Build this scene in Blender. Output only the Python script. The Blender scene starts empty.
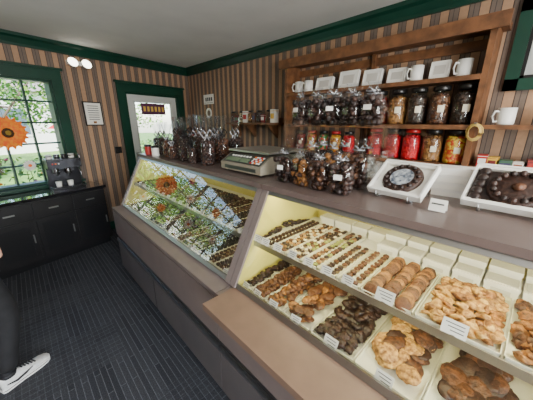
import bpy, bmesh, math, random
from mathutils import Matrix, Vector
random.seed(7)
R=random.uniform
scene=bpy.context.scene
# ------------------------------------------------------------------ materials
def lin(c):
    o=[]
    for x in c:
        x=x/255.0
        o.append(x/12.92 if x<=0.04045 else ((x+0.055)/1.055)**2.4)
    return (o[0],o[1],o[2],1)
MC={}
def mat(name,col,rough=.5,metal=0,col2=None,scale=20,bump=0,emit=0,coat=0,detail=3,vor=False,bscale=None):
    if name in MC: return MC[name]
    m=bpy.data.materials.new(name); m.use_nodes=True; nt=m.node_tree; N=nt.nodes; L=nt.links
    p=N['Principled BSDF']
    p.inputs['Base Color'].default_value=lin(col); p.inputs['Roughness'].default_value=rough
    p.inputs['Metallic'].default_value=metal; p.inputs['Coat Weight'].default_value=coat
    tc=N.new('ShaderNodeTexCoord')
    if col2 is not None:
        if vor:
            t=N.new('ShaderNodeTexVoronoi'); t.inputs['Scale'].default_value=scale
            sp=N.new('ShaderNodeSeparateColor'); L.new(t.outputs['Color'],sp.inputs[0]); fac=sp.outputs[0]
        else:
            t=N.new('ShaderNodeTexNoise'); t.inputs['Scale'].default_value=scale; t.inputs['Detail'].default_value=detail
            fac=t.outputs['Fac']
        L.new(tc.outputs['Object'],t.inputs['Vector'])
        cr=N.new('ShaderNodeValToRGB'); cr.color_ramp.elements[0].position=.35; cr.color_ramp.elements[1].position=.65
        cr.color_ramp.elements[0].color=lin(col); cr.color_ramp.elements[1].color=lin(col2)
        L.new(fac,cr.inputs[0]); L.new(cr.outputs[0],p.inputs['Base Color'])
    if bump:
        t2=N.new('ShaderNodeTexVoronoi' if vor else 'ShaderNodeTexNoise'); t2.inputs['Scale'].default_value=bscale or scale
        L.new(tc.outputs['Object'],t2.inputs['Vector'])
        b=N.new('ShaderNodeBump'); b.inputs['Strength'].default_value=bump; b.inputs['Distance'].default_value=.01
        if vor: b.invert=True
        L.new(t2.outputs[0],b.inputs['Height']); L.new(b.outputs[0],p.inputs['Normal'])
    if emit:
        p.inputs['Emission Color'].default_value=lin(col); p.inputs['Emission Strength'].default_value=emit
    MC[name]=m; return m
def glassmat(name,tint=(255,255,255),base=.04,gain=.6,rough=.02,pw=4):
    m=bpy.data.materials.new(name); m.use_nodes=True; nt=m.node_tree; N=nt.nodes; L=nt.links; N.clear()
    o=N.new('ShaderNodeOutputMaterial'); mx=N.new('ShaderNodeMixShader'); t=N.new('ShaderNodeBsdfTransparent'); g=N.new('ShaderNodeBsdfGlossy')
    t.inputs[0].default_value=lin(tint); g.inputs['Roughness'].default_value=rough; g.inputs[0].default_value=(1,1,1,1)
    lw=N.new('ShaderNodeLayerWeight'); lw.inputs[0].default_value=.5
    pwn=N.new('ShaderNodeMath'); pwn.operation='POWER'; pwn.inputs[1].default_value=pw; L.new(lw.outputs['Facing'],pwn.inputs[0])
    ma=N.new('ShaderNodeMath'); ma.operation='MULTIPLY_ADD'; ma.inputs[1].default_value=gain; ma.inputs[2].default_value=base
    L.new(pwn.outputs[0],ma.inputs[0]); L.new(ma.outputs[0],mx.inputs[0]); L.new(t.outputs[0],mx.inputs[1]); L.new(g.outputs[0],mx.inputs[2])
    L.new(mx.outputs[0],o.inputs[0]); return m
def wallpaper():
    m=bpy.data.materials.new('striped_wallpaper'); m.use_nodes=True; nt=m.node_tree; N=nt.nodes; L=nt.links; p=N['Principled BSDF']
    p.inputs['Roughness'].default_value=.75
    tc=N.new('ShaderNodeTexCoord'); s=N.new('ShaderNodeSeparateXYZ'); L.new(tc.outputs['Object'],s.inputs[0])
    d=N.new('ShaderNodeMath'); d.operation='MULTIPLY_ADD'; d.inputs[1].default_value=1/.125; d.inputs[2].default_value=100; L.new(s.outputs['X'],d.inputs[0])
    f=N.new('ShaderNodeMath'); f.operation='FRACT'; L.new(d.outputs[0],f.inputs[0])
    cr=N.new('ShaderNodeValToRGB'); r=cr.color_ramp; r.interpolation='CONSTANT'
    r.elements[0].position=0; r.elements[0].color=lin((184,146,114))
    r.elements[1].position=.42; r.elements[1].color=lin((72,58,52))
    for pos,c in [(.47,(122,106,95)),(.66,(84,72,66)),(.70,(122,106,95)),(.93,(72,58,52)),(.97,(184,146,114))]:
        e=r.elements.new(pos); e.color=lin(c)
    L.new(f.outputs[0],cr.inputs[0])
    n=N.new('ShaderNodeTexNoise'); n.inputs['Scale'].default_value=35; L.new(tc.outputs['Object'],n.inputs['Vector'])
    mx=N.new('ShaderNodeMix'); mx.data_type='RGBA'; mx.blend_type='MULTIPLY'; mx.inputs[0].default_value=.3
    L.new(cr.outputs[0],mx.inputs[6]); L.new(n.outputs['Fac'],mx.inputs[7]); L.new(mx.outputs[2],p.inputs['Base Color']); return m
def carpet():
    m=bpy.data.materials.new('patterned_carpet'); m.use_nodes=True; nt=m.node_tree; N=nt.nodes; L=nt.links; p=N['Principled BSDF']
    p.inputs['Roughness'].default_value=.9; p.inputs['Specular IOR Level'].default_value=.2
    tc=N.new('ShaderNodeTexCoord')
    def brick(w,h,off,c1,c2,mo,ms,rot):
        mp=N.new('ShaderNodeMapping'); mp.inputs['Rotation'].default_value=(0,0,rot); L.new(tc.outputs['Object'],mp.inputs['Vector'])
        b=N.new('ShaderNodeTexBrick'); b.inputs['Scale'].default_value=1; b.inputs['Brick Width'].default_value=w; b.inputs['Row Height'].default_value=h
        b.offset=off; b.inputs['Color1'].default_value=lin(c1); b.inputs['Color2'].default_value=lin(c2); b.inputs['Mortar'].default_value=lin(mo)
        b.inputs['Mortar Size'].default_value=ms; L.new(mp.outputs[0],b.inputs['Vector']); return b
    a=brick(.52,.036,.37,(50,52,57),(64,66,71),(92,94,100),.0024,math.pi/2)
    b=brick(.34,.045,.61,(52,54,59),(66,68,73),(88,90,96),.0024,0)
    ch=brick(.6,.45,.5,(0,0,0),(255,255,255),(0,0,0),0,.0)
    ch.inputs['Bias'].default_value=-.25
    mx=N.new('ShaderNodeMix'); mx.data_type='RGBA'; L.new(ch.outputs['Color'],mx.inputs[0]); L.new(a.outputs['Color'],mx.inputs[6]); L.new(b.outputs['Color'],mx.inputs[7])
    n=N.new('ShaderNodeTexNoise'); n.inputs['Scale'].default_value=140; L.new(tc.outputs['Object'],n.inputs['Vector'])
    m2=N.new('ShaderNodeMix'); m2.data_type='RGBA'; m2.blend_type='OVERLAY'; m2.inputs[0].default_value=.9
    L.new(mx.outputs[2],m2.inputs[6]); L.new(n.outputs['Fac'],m2.inputs[7]); L.new(m2.outputs[2],p.inputs['Base Color'])
    return m
WP=wallpaper(); CARP=carpet()
GREEN=mat('green_trim_paint',(10,54,41),.4,col2=(14,62,47),scale=5)
CEIL=mat('ceiling_paint',(222,221,215),.9,col2=(228,227,221),scale=3)
WHITE=mat('white_plastic',(235,234,228),.4)
PAPER=mat('white_card',(240,238,230),.7)
INK=mat('ink',(60,60,62),.7)
DOORW=mat('white_door_paint',(205,208,204),.5)
MAUVE=mat('mauve_laminate',(114,102,99),.38,col2=(121,108,104),scale=8)
MAUVED=mat('lower_laminate',(88,84,85),.4,col2=(94,89,89),scale=6)
TOPM=mat('counter_laminate',(100,86,82),.3,col2=(108,93,88),scale=10)
LEDGE=mat('ledge_laminate',(122,98,82),.38,col2=(130,105,88),scale=10)
STEEL=mat('brushed_steel',(170,170,168),.35,1)
BLACK=mat('black_plastic',(22,22,24),.35)
BLACKW=mat('black_cabinet_wood',(20,18,20),.4,col2=(28,26,27),scale=9)
CREAM=mat('cream_panel',(212,202,108),.5)
WOOD=mat('dark_oak',(92,60,37),.5,col2=(126,83,52),scale=14,bump=.1)
GL=glassmat('case_glass',(250,252,250),.05,1.0,.004,3.0)
JG=glassmat('jar_glass',(246,250,248),.03,.45,.05,3)
FILM=glassmat('cellophane',(245,246,248),.03,.38,.07,2.4)
WG=glassmat('window_glass',(250,252,252),.03,.4,.01,4)
GROOVE=mat('dark_groove',(34,32,34),.5)
CH={}
def ch(k,c,c2,rough=.5,sc=90,bu=.3): CH[k]=mat('chocolate_'+k,c,rough,col2=c2,scale=sc,bump=bu)
ch('dark',(42,24,17),(62,36,25)); ch('milk',(84,50,30),(112,70,43)); ch('tan',(122,78,34),(206,158,88),.6,70,.9); ch('vdark',(28,17,13),(46,28,21))
ch('white',(220,206,170),(236,226,196)); ch('caramel',(104,62,26),(176,120,60),.55,70,.9); ch('green',(132,140,60),(158,160,80)); ch('brown',(58,32,18),(108,66,36),.5,70,.7)
ch('gold',(158,108,46),(222,180,106),.6,70,.8); ch('peanut',(124,82,40),(160,112,60),.5,80,.4)
CUP=mat('paper_cup',(186,166,126),.7); CUPD=mat('brown_paper_cup',(64,42,30),.7)
TRAY=mat('tray_liner',(230,228,208),.45)
# ------------------------------------------------------------------ builder
def ico(s):
    bm=bmesh.new(); bmesh.ops.create_icosphere(bm,subdivisions=s,radius=1); bm.verts.ensure_lookup_table()
    v=[tuple(x.co) for x in bm.verts]; f=[tuple(y.index for y in x.verts) for x in bm.faces]; bm.free(); return v,f
ICO={1:ico(1),2:ico(2),3:ico(3)}
class B:
    def __init__(s): s.v=[];s.f=[];s.mi=[];s.sm=[];s.mats=[];s.T=Matrix.Identity(4)
    def add(s,vs,fs,m,smooth=False):
        if m not in s.mats: s.mats.append(m)
        k=s.mats.index(m); o=len(s.v); T=s.T
        for v in vs: s.v.append(tuple(T@Vector(v)))
        for f in fs: s.f.append(tuple(i+o for i in f)); s.mi.append(k); s.sm.append(smooth)
    def box(s,x0,x1,y0,y1,z0,z1,m):
        s.add([(x0,y0,z0),(x1,y0,z0),(x1,y1,z0),(x0,y1,z0),(x0,y0,z1),(x1,y0,z1),(x1,y1,z1),(x0,y1,z1)],
              [(3,2,1,0),(4,5,6,7),(0,1,5,4),(1,2,6,5),(2,3,7,6),(3,0,4,7)],m)
    def cb(s,c,d,m,rot=None):
        old=s.T
        s.T=old@Matrix.Translation(c)@(rot.to_4x4() if rot else Matrix.Identity(4))
        s.box(-d[0]/2,d[0]/2,-d[1]/2,d[1]/2,-d[2]/2,d[2]/2,m); s.T=old
    def ext(s,poly,y0,y1,m): # poly in XZ
        n=len(poly); vs=[(x,y0,z) for x,z in poly]+[(x,y1,z) for x,z in poly]
        fs=[tuple(range(n)),tuple(range(2*n-1,n-1,-1))]+[(i,i+n,(i+1)%n+n,(i+1)%n) for i in range(n)]
        s.add(vs,fs,m)
    def lathe(s,prof,m,n=20,c=(0,0,0),smooth=True,fn=None):
        vs=[];fs=[]
        for j,(r,z) in enumerate(prof):
            for i in range(n):
                a=2*math.pi*i/n; rr=r*(fn(a,z) if fn else 1)
                vs.append((c[0]+rr*math.cos(a),c[1]+rr*math.sin(a),c[2]+z))
        for j in range(len(prof)-1):
            for i in range(n):
                k=(i+1)%n; fs.append((j*n+i,j*n+k,(j+1)*n+k,(j+1)*n+i))
        s.add(vs,fs,m,smooth)
    def cyl(s,c,r,h,m,n=20,r2=None,smooth=True):
        r2=r if r2 is None else r2
        s.lathe([(0.0001,0),(r,0)],m,n,c,False); s.lathe([(r,0),(r2,h)],m,n,c,smooth); s.lathe([(r2,h),(0.0001,h)],m,n,c,False)
    def blob(s,c,r,m,jit=0,sc=(1,1,1),lvl=2,rot=0):
        v,f=ICO[lvl]; ca,sa=math.cos(rot),math.sin(rot); vs=[]
        for x,y,z in v:
            k=r*(1+R(-jit,jit)) if jit else r
            x*=k*sc[0];y*=k*sc[1];z*=k*sc[2]
            vs.append((c[0]+x*ca-y*sa,c[1]+x*sa+y*ca,c[2]+z))
        s.add(vs,f,m,True)
    def tube(s,pts,r,m,n=8,cap=True):
        pts=[Vector(p) for p in pts]; vs=[];fs=[]
        rs=r if isinstance(r,(list,tuple)) else [r]*len(pts)
        for i,p in enumerate(pts):
            d=(pts[min(i+1,len(pts)-1)]-pts[max(i-1,0)]).normalized()
            a=d.orthogonal().normalized() if abs(d.z)>.99 else d.cross(Vector((0,0,1))).normalized(); b=d.cross(a)
            for k in range(n):
                t=2*math.pi*k/n; q=p+(a*math.cos(t)+b*math.sin(t))*rs[i]; vs.append(tuple(q))
        for i in range(len(pts)-1):
            for k in range(n):
                l=(k+1)%n; fs.append((i*n+k,i*n+l,(i+1)*n+l,(i+1)*n+k))
        if cap: fs.append(tuple(range(n-1,-1,-1))); fs.append(tuple(range((len(pts)-1)*n,len(pts)*n)))
        s.add(vs,fs,m,True)
    def obj(s,name,loc=(0,0,0),rz=0,bevel=0,parent=None):
        me=bpy.data.meshes.new(name); me.from_pydata(s.v,[],s.f)
        for m in s.mats: me.materials.append(m)
        me.polygons.foreach_set('material_index',s.mi); me.polygons.foreach_set('use_smooth',s.sm); me.update()
        o=bpy.data.objects.new(name,me); scene.collection.objects.link(o); o.location=loc; o.rotation_euler=(0,0,rz)
        if bevel:
            bv=o.modifiers.new('bevel','BEVEL'); bv.width=bevel; bv.segments=2; bv.limit_method='ANGLE'; bv.angle_limit=math.radians(50)
        if parent: o.parent=parent
        return o
def RY(a): return Matrix.Rotation(a,3,'Y')
def RX(a): return Matrix.Rotation(a,3,'X')
def area(name,loc,rot,sx,sy,p,col=(1,1,1)):
    l=bpy.data.lights.new(name,'AREA'); l.shape='RECTANGLE'; l.size=sx; l.size_y=sy; l.energy=p; l.color=col
    o=bpy.data.objects.new(name,l); scene.collection.objects.link(o); o.location=loc; o.rotation_euler=rot; return o
# ------------------------------------------------------------------ room
H=2.6; XW=2.62; CY=4.9; AN=math.atan2(.23,.973)
FWL=(XW,CY,0)
def FW(x,y,z): return Matrix.Translation(FWL)@Matrix.Rotation(AN,4,'Z')@Vector((x,y,z))
b=B(); b.box(-2.6,3.2,-2.4,5.4,-.1,0,CARP); b.obj('floor')
b=B(); b.box(-2.6,3.2,-2.4,5.4,H,H+.12,CEIL); b.obj('ceiling')
b=B(); T=.15
wx0,wx1,wz0,wz1=-4.4,-2.2,.88,2.15
dx0,dx1,dz1=-1.28,-.28,2.1
b.box(-5.3,wx0,0,T,0,H,WP); b.box(wx0,wx1,0,T,0,wz0,WP); b.box(wx0,wx1,0,T,wz1,H,WP); b.box(wx1,dx0,0,T,0,H,WP)
b.box(dx0,dx1,0,T,dz1,H,WP); b.box(dx1,.1,0,T,0,H,WP)
b.obj('wall_far',FWL,AN)
b=B(); b.box(-5.1,2.35,0,.15,0,H,WP); b.obj('wall_right',(XW,0,0),-math.pi/2)
lx=-2.4
b=B(); b.box(-2.3,3.75,-.15,0,0,H,WP); b.obj('wall_left',(lx-.15,0,0),math.pi/2)
b=B(); b.box(-2.6,-1.6,-.15,0,0,H,WP); b.box(-1.6,1.2,-.15,0,0,.8,WP); b.box(-1.6,1.2,-.15,0,2.25,H,WP); b.box(1.2,2.8,-.15,0,0,H,WP); b.obj('wall_near',(0,-2.25,0))
def crown(name,L0,L1,loc,rz,flip=-1):
    b=B(); prof=[(0,H-.125),(-.018,H-.125),(-.025,H-.10),(-.05,H-.05),(-.075,H-.03),(-.085,H-.001),(0,H-.001)]
    n=len(prof); vs=[(L0,y,z) for y,z in prof]+[(L1,y,z) for y,z in prof]
    fs=[tuple(range(n)),tuple(range(2*n-1,n-1,-1))]+[(i,i+n,(i+1)%n+n,(i+1)%n) for i in range(n)]
    b.add(vs,fs,GREEN); return b.obj(name,loc,rz)
crown('trim_1',-5.15,0,(XW,CY,0),AN); crown('trim_2',-4.9,2.25,(XW,0,0),-math.pi/2)
b=B(); b.box(-5.15,-1.40,-.018,0,0,.13,GREEN); b.obj('baseboard_far',FWL,AN,.004)
b=B(); b.box(-4.6,2.25,-.018,0,0,.13,GREEN); b.obj('baseboard_right',(XW,0,0),-math.pi/2,.004)
def window(name,x0,x1,z0,z1,loc,rz,nx,nz,sill=True):
    b=B(); t=.115
    b.box(x0-t,x0,-.025,0,z0-t,z1+t,GREEN); b.box(x1,x1+t,-.025,0,z0-t,z1+t,GREEN); b.box(x0,x1,-.025,0,z1,z1+t,GREEN); b.box(x0,x1,-.025,0,z0-t,z0,GREEN)
    b.box(x0-t-.02,x1+t+.02,-.045,0,z1+t,z1+t+.03,GREEN); b.box(x0-t-.02,x1+t+.02,-.06,0,z0-.03,z0,GREEN)
    j=.03
    b.box(x0,x0+j,0,.15,z0,z1,GREEN); b.box(x1-j,x1,0,.15,z0,z1,GREEN); b.box(x0,x1,0,.15,z1-j,z1,GREEN); b.box(x0,x1,0,.15,z0,z0+j,GREEN)
    for i in range(1,nx):
        x=x0+(x1-x0)*i/nx; h=.03 if i*2==nx else .010; b.box(x-h,x+h,.05,.09,z0,z1,GREEN)
    for i in range(1,nz):
        z=z0+(z1-z0)*i/nz; h=.010; b.box(x0,x1,.05,.09,z-h,z+h,GREEN)
    b.add([(x0,.07,z0),(x1,.07,z0),(x1,.07,z1),(x0,.07,z1)],[(0,1,2,3)],WG)
    return b.obj(name,loc,rz)
window('window_1',wx0,wx1,wz0,wz1,FWL,AN,8,5)
window('added_light_window',-1.2,1.6,.8,2.25,(0,-2.25,0),math.pi,6,3)  # added in the unseen near wall as an opening for fill light
# door
b=B()
b.box(dx0-.12,dx0,-.025,0,0,dz1+.12,GREEN); b.box(dx1,dx1+.12,-.025,0,0,dz1+.12,GREEN); b.box(dx0,dx1,-.025,0,dz1,dz1+.12,GREEN)
b.box(dx0-.14,dx1+.14,-.045,0,dz1+.12,dz1+.15,GREEN)
b.box(dx0,dx0+.03,0,.15,0,dz1,GREEN); b.box(dx1-.03,dx1,0,.15,0,dz1,GREEN); b.box(dx0,dx1,0,.15,dz1-.03,dz1,GREEN)
X0,X1=dx0+.03,dx1-.03; g0,g1,gz0,gz1=X0+.11,X1-.11,.95,1.98
for q in [(X0,g0,0,2.07),(g1,X1,0,2.07),(g0,g1,0,gz0),(g0,g1,gz1,2.07)]: b.box(q[0],q[1],.03,.075,q[2],q[3],DOORW)
for zz in (gz0,gz1-.025): b.box(g0,g1,.02,.03,zz,zz+.025,DOORW)
for xx in (g0,g1-.025): b.box(xx,xx+.025,.02,.03,gz0,gz1,DOORW)
b.box(g0+.08,g1-.08,.02,.03,.2,.8,DOORW)
b.add([(g0,.05,gz0),(g1,.05,gz0),(g1,.05,gz1),(g0,.05,gz1)],[(0,1,2,3)],WG)
b.cyl((X0+.06,.0,1.0),.028,.03,STEEL); b.blob((X0+.06,-.02,1.0),.03,STEEL,lvl=3)
b.box(X0+.04,X0+.08,.01,.03,1.08,1.16,STEEL)
b.obj('door_1',FWL,AN)
SG=mat('sign_letters',(236,196,90),.5)
b=B(); b.box(-1.02,-.56,.02,.026,1.77,1.95,mat('purple_sign',(96,50,84),.5)); 
for k in range(6): b.box(-.98+k*.07,-.94+k*.07,.018,.02,1.82,1.90,SG)
b.obj('door_sign',FWL,AN)
# ------------------------------------------------------------------ exterior
GR=mat('grass',(84,120,48),.9,col2=(112,148,66),scale=3); LEAF=mat('foliage',(66,118,30),.6,col2=(150,188,66),scale=5); LEAF2=mat('foliage_dark',(34,76,28),.6,col2=(78,126,44),scale=5); BARK=mat('bark',(96,80,66),.9)
PAVE=mat('pavement',(186,182,172),.9)
b=B(); b.box(-25,25,.4,40,-.3,-.2,GR); b.box(-25,25,2.4,6.0,-.2,-.19,PAVE); b.obj('lawn',FWL,AN)
def leaf(b,c,s,m):
    a=Vector((R(-1,1),R(-1,1),R(-.6,.6))).normalized(); d=a.cross(Vector((R(-1,1),R(-1,1),R(-1,1)))).normalized(); c=Vector(c)
    b.add([c-a*s,c+d*s*.45,c+a*s,c-d*s*.45],[(0,1,2,3)],m)
def tree(x,y,h,r,lf=None,n=2600):
    lf=lf or LEAF; l2=LEAF2 if lf is LEAF else LEAF
    b=B(); b.tube([(0,0,-.2),(.05,0,h*.4),(0,.1,h*.75)],[.12,.09,.05],BARK)
    for i in range(7): a=i*1.3; b.tube([(0,0,h*(.3+.06*i)),(math.cos(a)*r*.4,math.sin(a)*r*.4,h*.6),(math.cos(a)*r*.75,math.sin(a)*r*.75,h*.85)],[.05,.035,.015],BARK)
    cl=[(R(0,6.28),R(0,1)**.5*r,h*.72+R(-.5,.6)*r) for _ in range(24)]
    for i in range(n):
        a,q,z=random.choice(cl); u=Vector((R(-1,1),R(-1,1),R(-.7,.7)))*r*.36
        leaf(b,(math.cos(a)*q+u.x,math.sin(a)*q+u.y,z+u.z),R(.06,.12),lf if R(0,1)<.75 else l2)
    b.obj('tree',FW(x,y,0))
for t in [(-3.6,7.2,2.9,1.5),(-1.2,9,3.6,1.9,LEAF2),(-7,9,4.4,2.2),(2.5,9,4.2,2.2),(-2.9,12.5,3.6,2.2,LEAF2),(-11,12,5,3),(-6.2,13,4.2,2.4,LEAF2)]: tree(*t)
RED=mat('red_flowers',(206,40,36),.7); YEL=mat('yellow_petals',(255,150,0),.6,col2=(250,96,0),scale=30); PINKF=mat('pink_petals',(230,110,140),.6); WFL=mat('white_petals',(245,243,235),.6)
def bush(x0,x1,y,h,fls,name):
    b=B()
    for i in range(int((x1-x0)*480)):
        leaf(b,(R(x0,x1),y+R(-.25,.25),-.17+h*R(0,1)**.8),R(.03,.06),LEAF2 if R(0,1)<.5 else LEAF)
    for i in range(int((x1-x0)/.12)): b.tube([(x0+i*.12,y,-.2),(x0+i*.12+R(-.1,.1),y,h*.7)],[.01,.005],BARK,5)
    for i in range(int((x1-x0)*18)): b.blob((R(x0,x1),y-.25+R(-.1,.1),h*R(.4,1.05)-.2),R(.025,.045),random.choice(fls),.25,(1,1,.6),1)
    b.obj(name,FWL,AN)
bush(-5.2,-2.0,1.4,1.25,[RED,YEL,PINKF],'flowering_bush'); bush(-1.6,.5,2.0,1.4,[RED,PINKF,RED],'flowering_bush')
b=B(); HW=mat('house_siding',(226,222,214),.8,col2=(234,229,222),scale=4)
b.box(-12,7,17,22,-.2,3.4,HW); b.add([(-12.4,16.6,3.4),(7.4,16.6,3.4),(7.4,22.4,3.4),(-12.4,22.4,3.4),(-12.4,19.5,4.9),(7.4,19.5,4.9)],[(0,1,5,4),(2,3,4,5),(1,2,5),(3,0,4)],mat('roof_shingle',(140,130,124),.8))
for i in range(6): b.box(-11+i*3,-9.8+i*3,16.95,17,.9,2.4,mat('dark_pane',(80,94,106),.2)); b.box(-11.1+i*3,-9.7+i*3,16.93,16.96,.8,.9,WHITE)
b.obj('neighbour_house',FWL,AN)
UR=mat('red_canvas',(190,24,28),.7)
def umb(x,y,s,m):
    b=B(); b.tube([(0,0,-.19),(0,0,2.1*s)],.025,STEEL); b.lathe([(1.15*s,1.62*s),(.85*s,1.83*s),(.4*s,2.03*s),(.01,2.12*s)],m,8,smooth=False)
    for k in range(4):
        a=k*1.57; 
        for q in (-.15,.15): b.tube([(math.cos(a)*.8+q,math.sin(a)*.8,-.19),(math.cos(a)*.8+q,math.sin(a)*.8,.3)],.02,STEEL)
        b.cb((math.cos(a)*.8,math.sin(a)*.8,.27),(.4,.4,.03),m)
    b.cyl((0,0,.5),.5,.03,WHITE)
    b.obj('patio_umbrella',FW(x,y,0))
umb(-.1,3.6,.92,UR)
# ------------------------------------------------------------------ display cases
JY=1.0; ZD=.785; ZS=1.0195
def case(y0,y1,ledge,CASEP):
    b=B(); bf=.61; xf=.696; zb=.804; xt=.95; zt=1.30; xb=1.47
    sidep=[(xf+.004,.775),(xf+.004,zb),(xt,zt),(xb,zt),(xb,.775)]
    for a,c in ((y0,y0+.025),(y1-.025,y1)): b.ext(sidep,a,c,CREAM)
    th=math.atan2(zt-zb,xt-xf); Ls=math.hypot(zt-zb,xt-xf)
    for a in (y0+.02,y1-.02):
        b.cb(((xf+xt)/2-.006,a,(zb+zt)/2+.004),(Ls,.04,.014),MAUVE,RY(-th))
    b.cb((xf+.008,(y0+y1)/2,zb+.012),(.026,y1-y0,.016),STEEL,RY(-th))
    b.cb((xt-.008,(y0+y1)/2,zt-.016),(.03,y1-y0,.016),STEEL,RY(-th))
    b.box(bf,xb,y0,y1,.12,.775,MAUVED)
    b.box(bf-.014,xf+.004,y0,y1,.775,.80,MAUVE)
    b.box(bf-.014,bf,y0,y1,.50,.765,MAUVE); b.box(bf-.004,bf,y0,y1,.765,.775,GROOVE)
    b.box(bf-.006,bf,y0,y1,.455,.50,GROOVE); b.box(bf-.018,bf,y0,y1,.425,.455,STEEL)
    b.box(bf-.012,bf,y0,y1,.12,.425,MAUVED)
    yy=(y0+y1)/2; b.box(bf-.0135,bf,yy-.003,yy+.003,.12,.425,GROOVE)
    b.box(bf+.04,xb-.03,y0,y1,0,.12,BLACK)
    if ledge:
        b.box(.50,xf-.005,y0,y1-.03,.772,.806,LEDGE)
        for yy in (y0+.2,(y0+y1)/2,y1-.2): b.ext([(.52,.772),(bf-.014,.772),(bf-.014,.66)],yy-.012,yy+.012,STEEL)
    b.box(xf+.01,xb-.02,y0+.025,y1-.025,.775,ZD,WHITE)
    b.box(xb-.03,xb,y0,y1,.775,zt,CREAM)
    for i in range(3):
        a=y0+.03+(y1-y0-.06)*i/3; b.box(xb-.035,xb-.03,a+.01,a+(y1-y0-.06)/3-.01,.80,1.28,mat('sliding_panel',(206,196,120),.35))
    b.box(xt-.03,xb+.03,y0,y1,zt,zt+.028,TOPM)
    b.box(.845,1.41,y0+.025,y1-.025,ZS-.008,ZS,WHITE); b.box(.838,.845,y0+.025,y1-.025,ZS-.02,ZS+.01,STEEL)
    for k in range(4):
        q=y0+.05+(y1-y0-.1)*k/3; b.ext([(.88,ZS-.008),(1.43,ZS-.008),(1.43,ZS-.06)],q-.004,q+.004,STEEL)
    b.box(.965,1.02,y0+.03,y1-.03,1.285,1.299,WHITE); b.box(.86,.89,y0+.03,y1-.03,ZS-.022,ZS-.009,WHITE)
    b.add([(xf+.003,y0+.03,zb+.01),(xf+.003,y1-.03,zb+.01),(xt-.003,y1-.03,zt-.005),(xt-.003,y0+.03,zt-.005)],[(0,1,2,3)],GL)
    b.obj('glass_display_case')
    lc=(1,.89,.47); L=y1-y0-.1
    area('case_lamp',(.995,(y0+y1)/2,1.28),(0,math.radians(-8),0),.03,L,CASEP*L,lc)
    area('case_lamp',(.875,(y0+y1)/2,ZS-.025),(0,math.radians(-5),0),.02,L,CASEP*.5*L,lc)
case(JY+.005,2.95,False,1.8); case(-1.1,JY,True,4.8)
def tray(X0,Y0,W,L,z,kind,cols,piece=.015,name='chocolate_tray'):
    b=B(); t=.003; h=.016
    b.box(0,L,0,W,0,t,TRAY)
    for q in ((0,t,0,W),(L-t,L,0,W),(0,L,0,t),(0,L,W-t,W)): b.box(q[0],q[1],q[2],q[3],t,h,TRAY)
    r=piece
    C=[CH[c] for c in cols]
    if kind in('ball','cup','square'):
        ny=max(1,int((W-.008)/(2*r))); nx=int((L-.008)/(2.05*r))
        for j in range(ny):
            for i in range(nx):
                x=.004+(i+.5)*(L-.008)/nx+R(-.0015,.0015); y=.004+(j+.5)*(W-.008)/ny+R(-.0015,.0015)
                c=random.choice(C)
                if kind=='ball': b.blob((x,y,t+r*.9),r*.95,c,.04)
                elif kind=='cup':
                    b.lathe([(r*.7,0),(r*.97,r*.9)],CUPD if len(C)==1 else random.choice([CUP,CUPD]),10,(x,y,t),False)
                    b.lathe([(r*.93,r*.7),(r*.85,r*1.15),(r*.5,r*1.35),(.0002,r*1.4)],c,10,(x,y,t))
                    b.blob((x,y,t+r*1.42),r*.25,random.choice([CH['white'],CH['dark'],CH['caramel'],CH['dark']]),lvl=1)
                else:
                    k=r*.85
                    b.add([(x-k,y-k,t),(x+k,y-k,t),(x+k,y+k,t),(x-k,y+k,t),(x-k*.85,y-k*.85,t+r*1.3),(x+k*.85,y-k*.85,t+r*1.3),(x+k*.85,y+k*.85,t+r*1.3),(x-k*.85,y+k*.85,t+r*1.3)],
                          [(4,5,6,7),(0,1,5,4),(1,2,6,5),(2,3,7,6),(3,0,4,7)],c)
                    b.box(x-k*.8,x+k*.8,y-.0015,y+.0015,t+r*1.3,t+r*1.36,CH['white' if (i+j)%3==0 else 'milk'])
    elif kind=='patty':
        ny=max(1,int((W-.008)/(1.98*r)))
        for j in range(ny):
            y=.004+(j+.5)*(W-.008)/ny; n=int((L-.03)/(r*.72))
            for i in range(n):
                x=.016+i*r*.72; old=b.T; b.T=old@Matrix.Translation((x,y+R(-.003,.003),t+r*.62))@Matrix.Rotation(math.radians(-38+R(-8,8)),4,'Y')@Matrix.Rotation(R(-.2,.2),4,'X')@Matrix.Rotation(R(0,6),4,'Z')
                h_=r*.17; b.lathe([(.0005,-h_),(r*.86,-h_),(r*.97,-h_*.3),(r*.95,h_*.6),(r*.7,h_*1.0),(.0005,h_*1.15)],C[i%len(C)] if R(0,1)<.6 else random.choice(C),14,fn=lambda a,z:1+.05*math.sin(a*5+i))
                b.T=old
    elif kind=='cluster':
        n=int(W*L/(r*r)*.95)
        for i in range(n):
            x=R(r,L-r); y=R(r,W-r); u=1-max(abs(x/L-.5),abs(y/W-.5))*2
            old=b.T; b.T=old@Matrix.Translation((x,y,t+r*.6+R(0,1)*u*.05))@Matrix.Rotation(R(-.6,.6),4,'X')@Matrix.Rotation(R(-.6,.6),4,'Y')
            b.blob((0,0,0),r*R(.7,1.15),random.choice(C),.34,(1,R(.7,1),R(.4,.6)),2,R(0,6)); b.T=old
    elif kind=='disc':
        n=int(W*L/(r*r)*.75)
        for i in range(n):
            x=R(r*.9,L-r*.9); y=R(r*.9,W-r*.9)
            old=b.T; b.T=old@Matrix.Translation((x,y,t+.01+R(0,.035)))@Matrix.Rotation(R(-.35,.35),4,'X')@Matrix.Rotation(R(-.45,.1),4,'Y')
            b.blob((0,0,0),r*R(.85,1.05),random.choice(C),.10,(1,R(.8,1),.24),3 if r>.025 else 2,R(0,6)); b.T=old
    b.obj(name,(X0,Y0,z))
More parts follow.
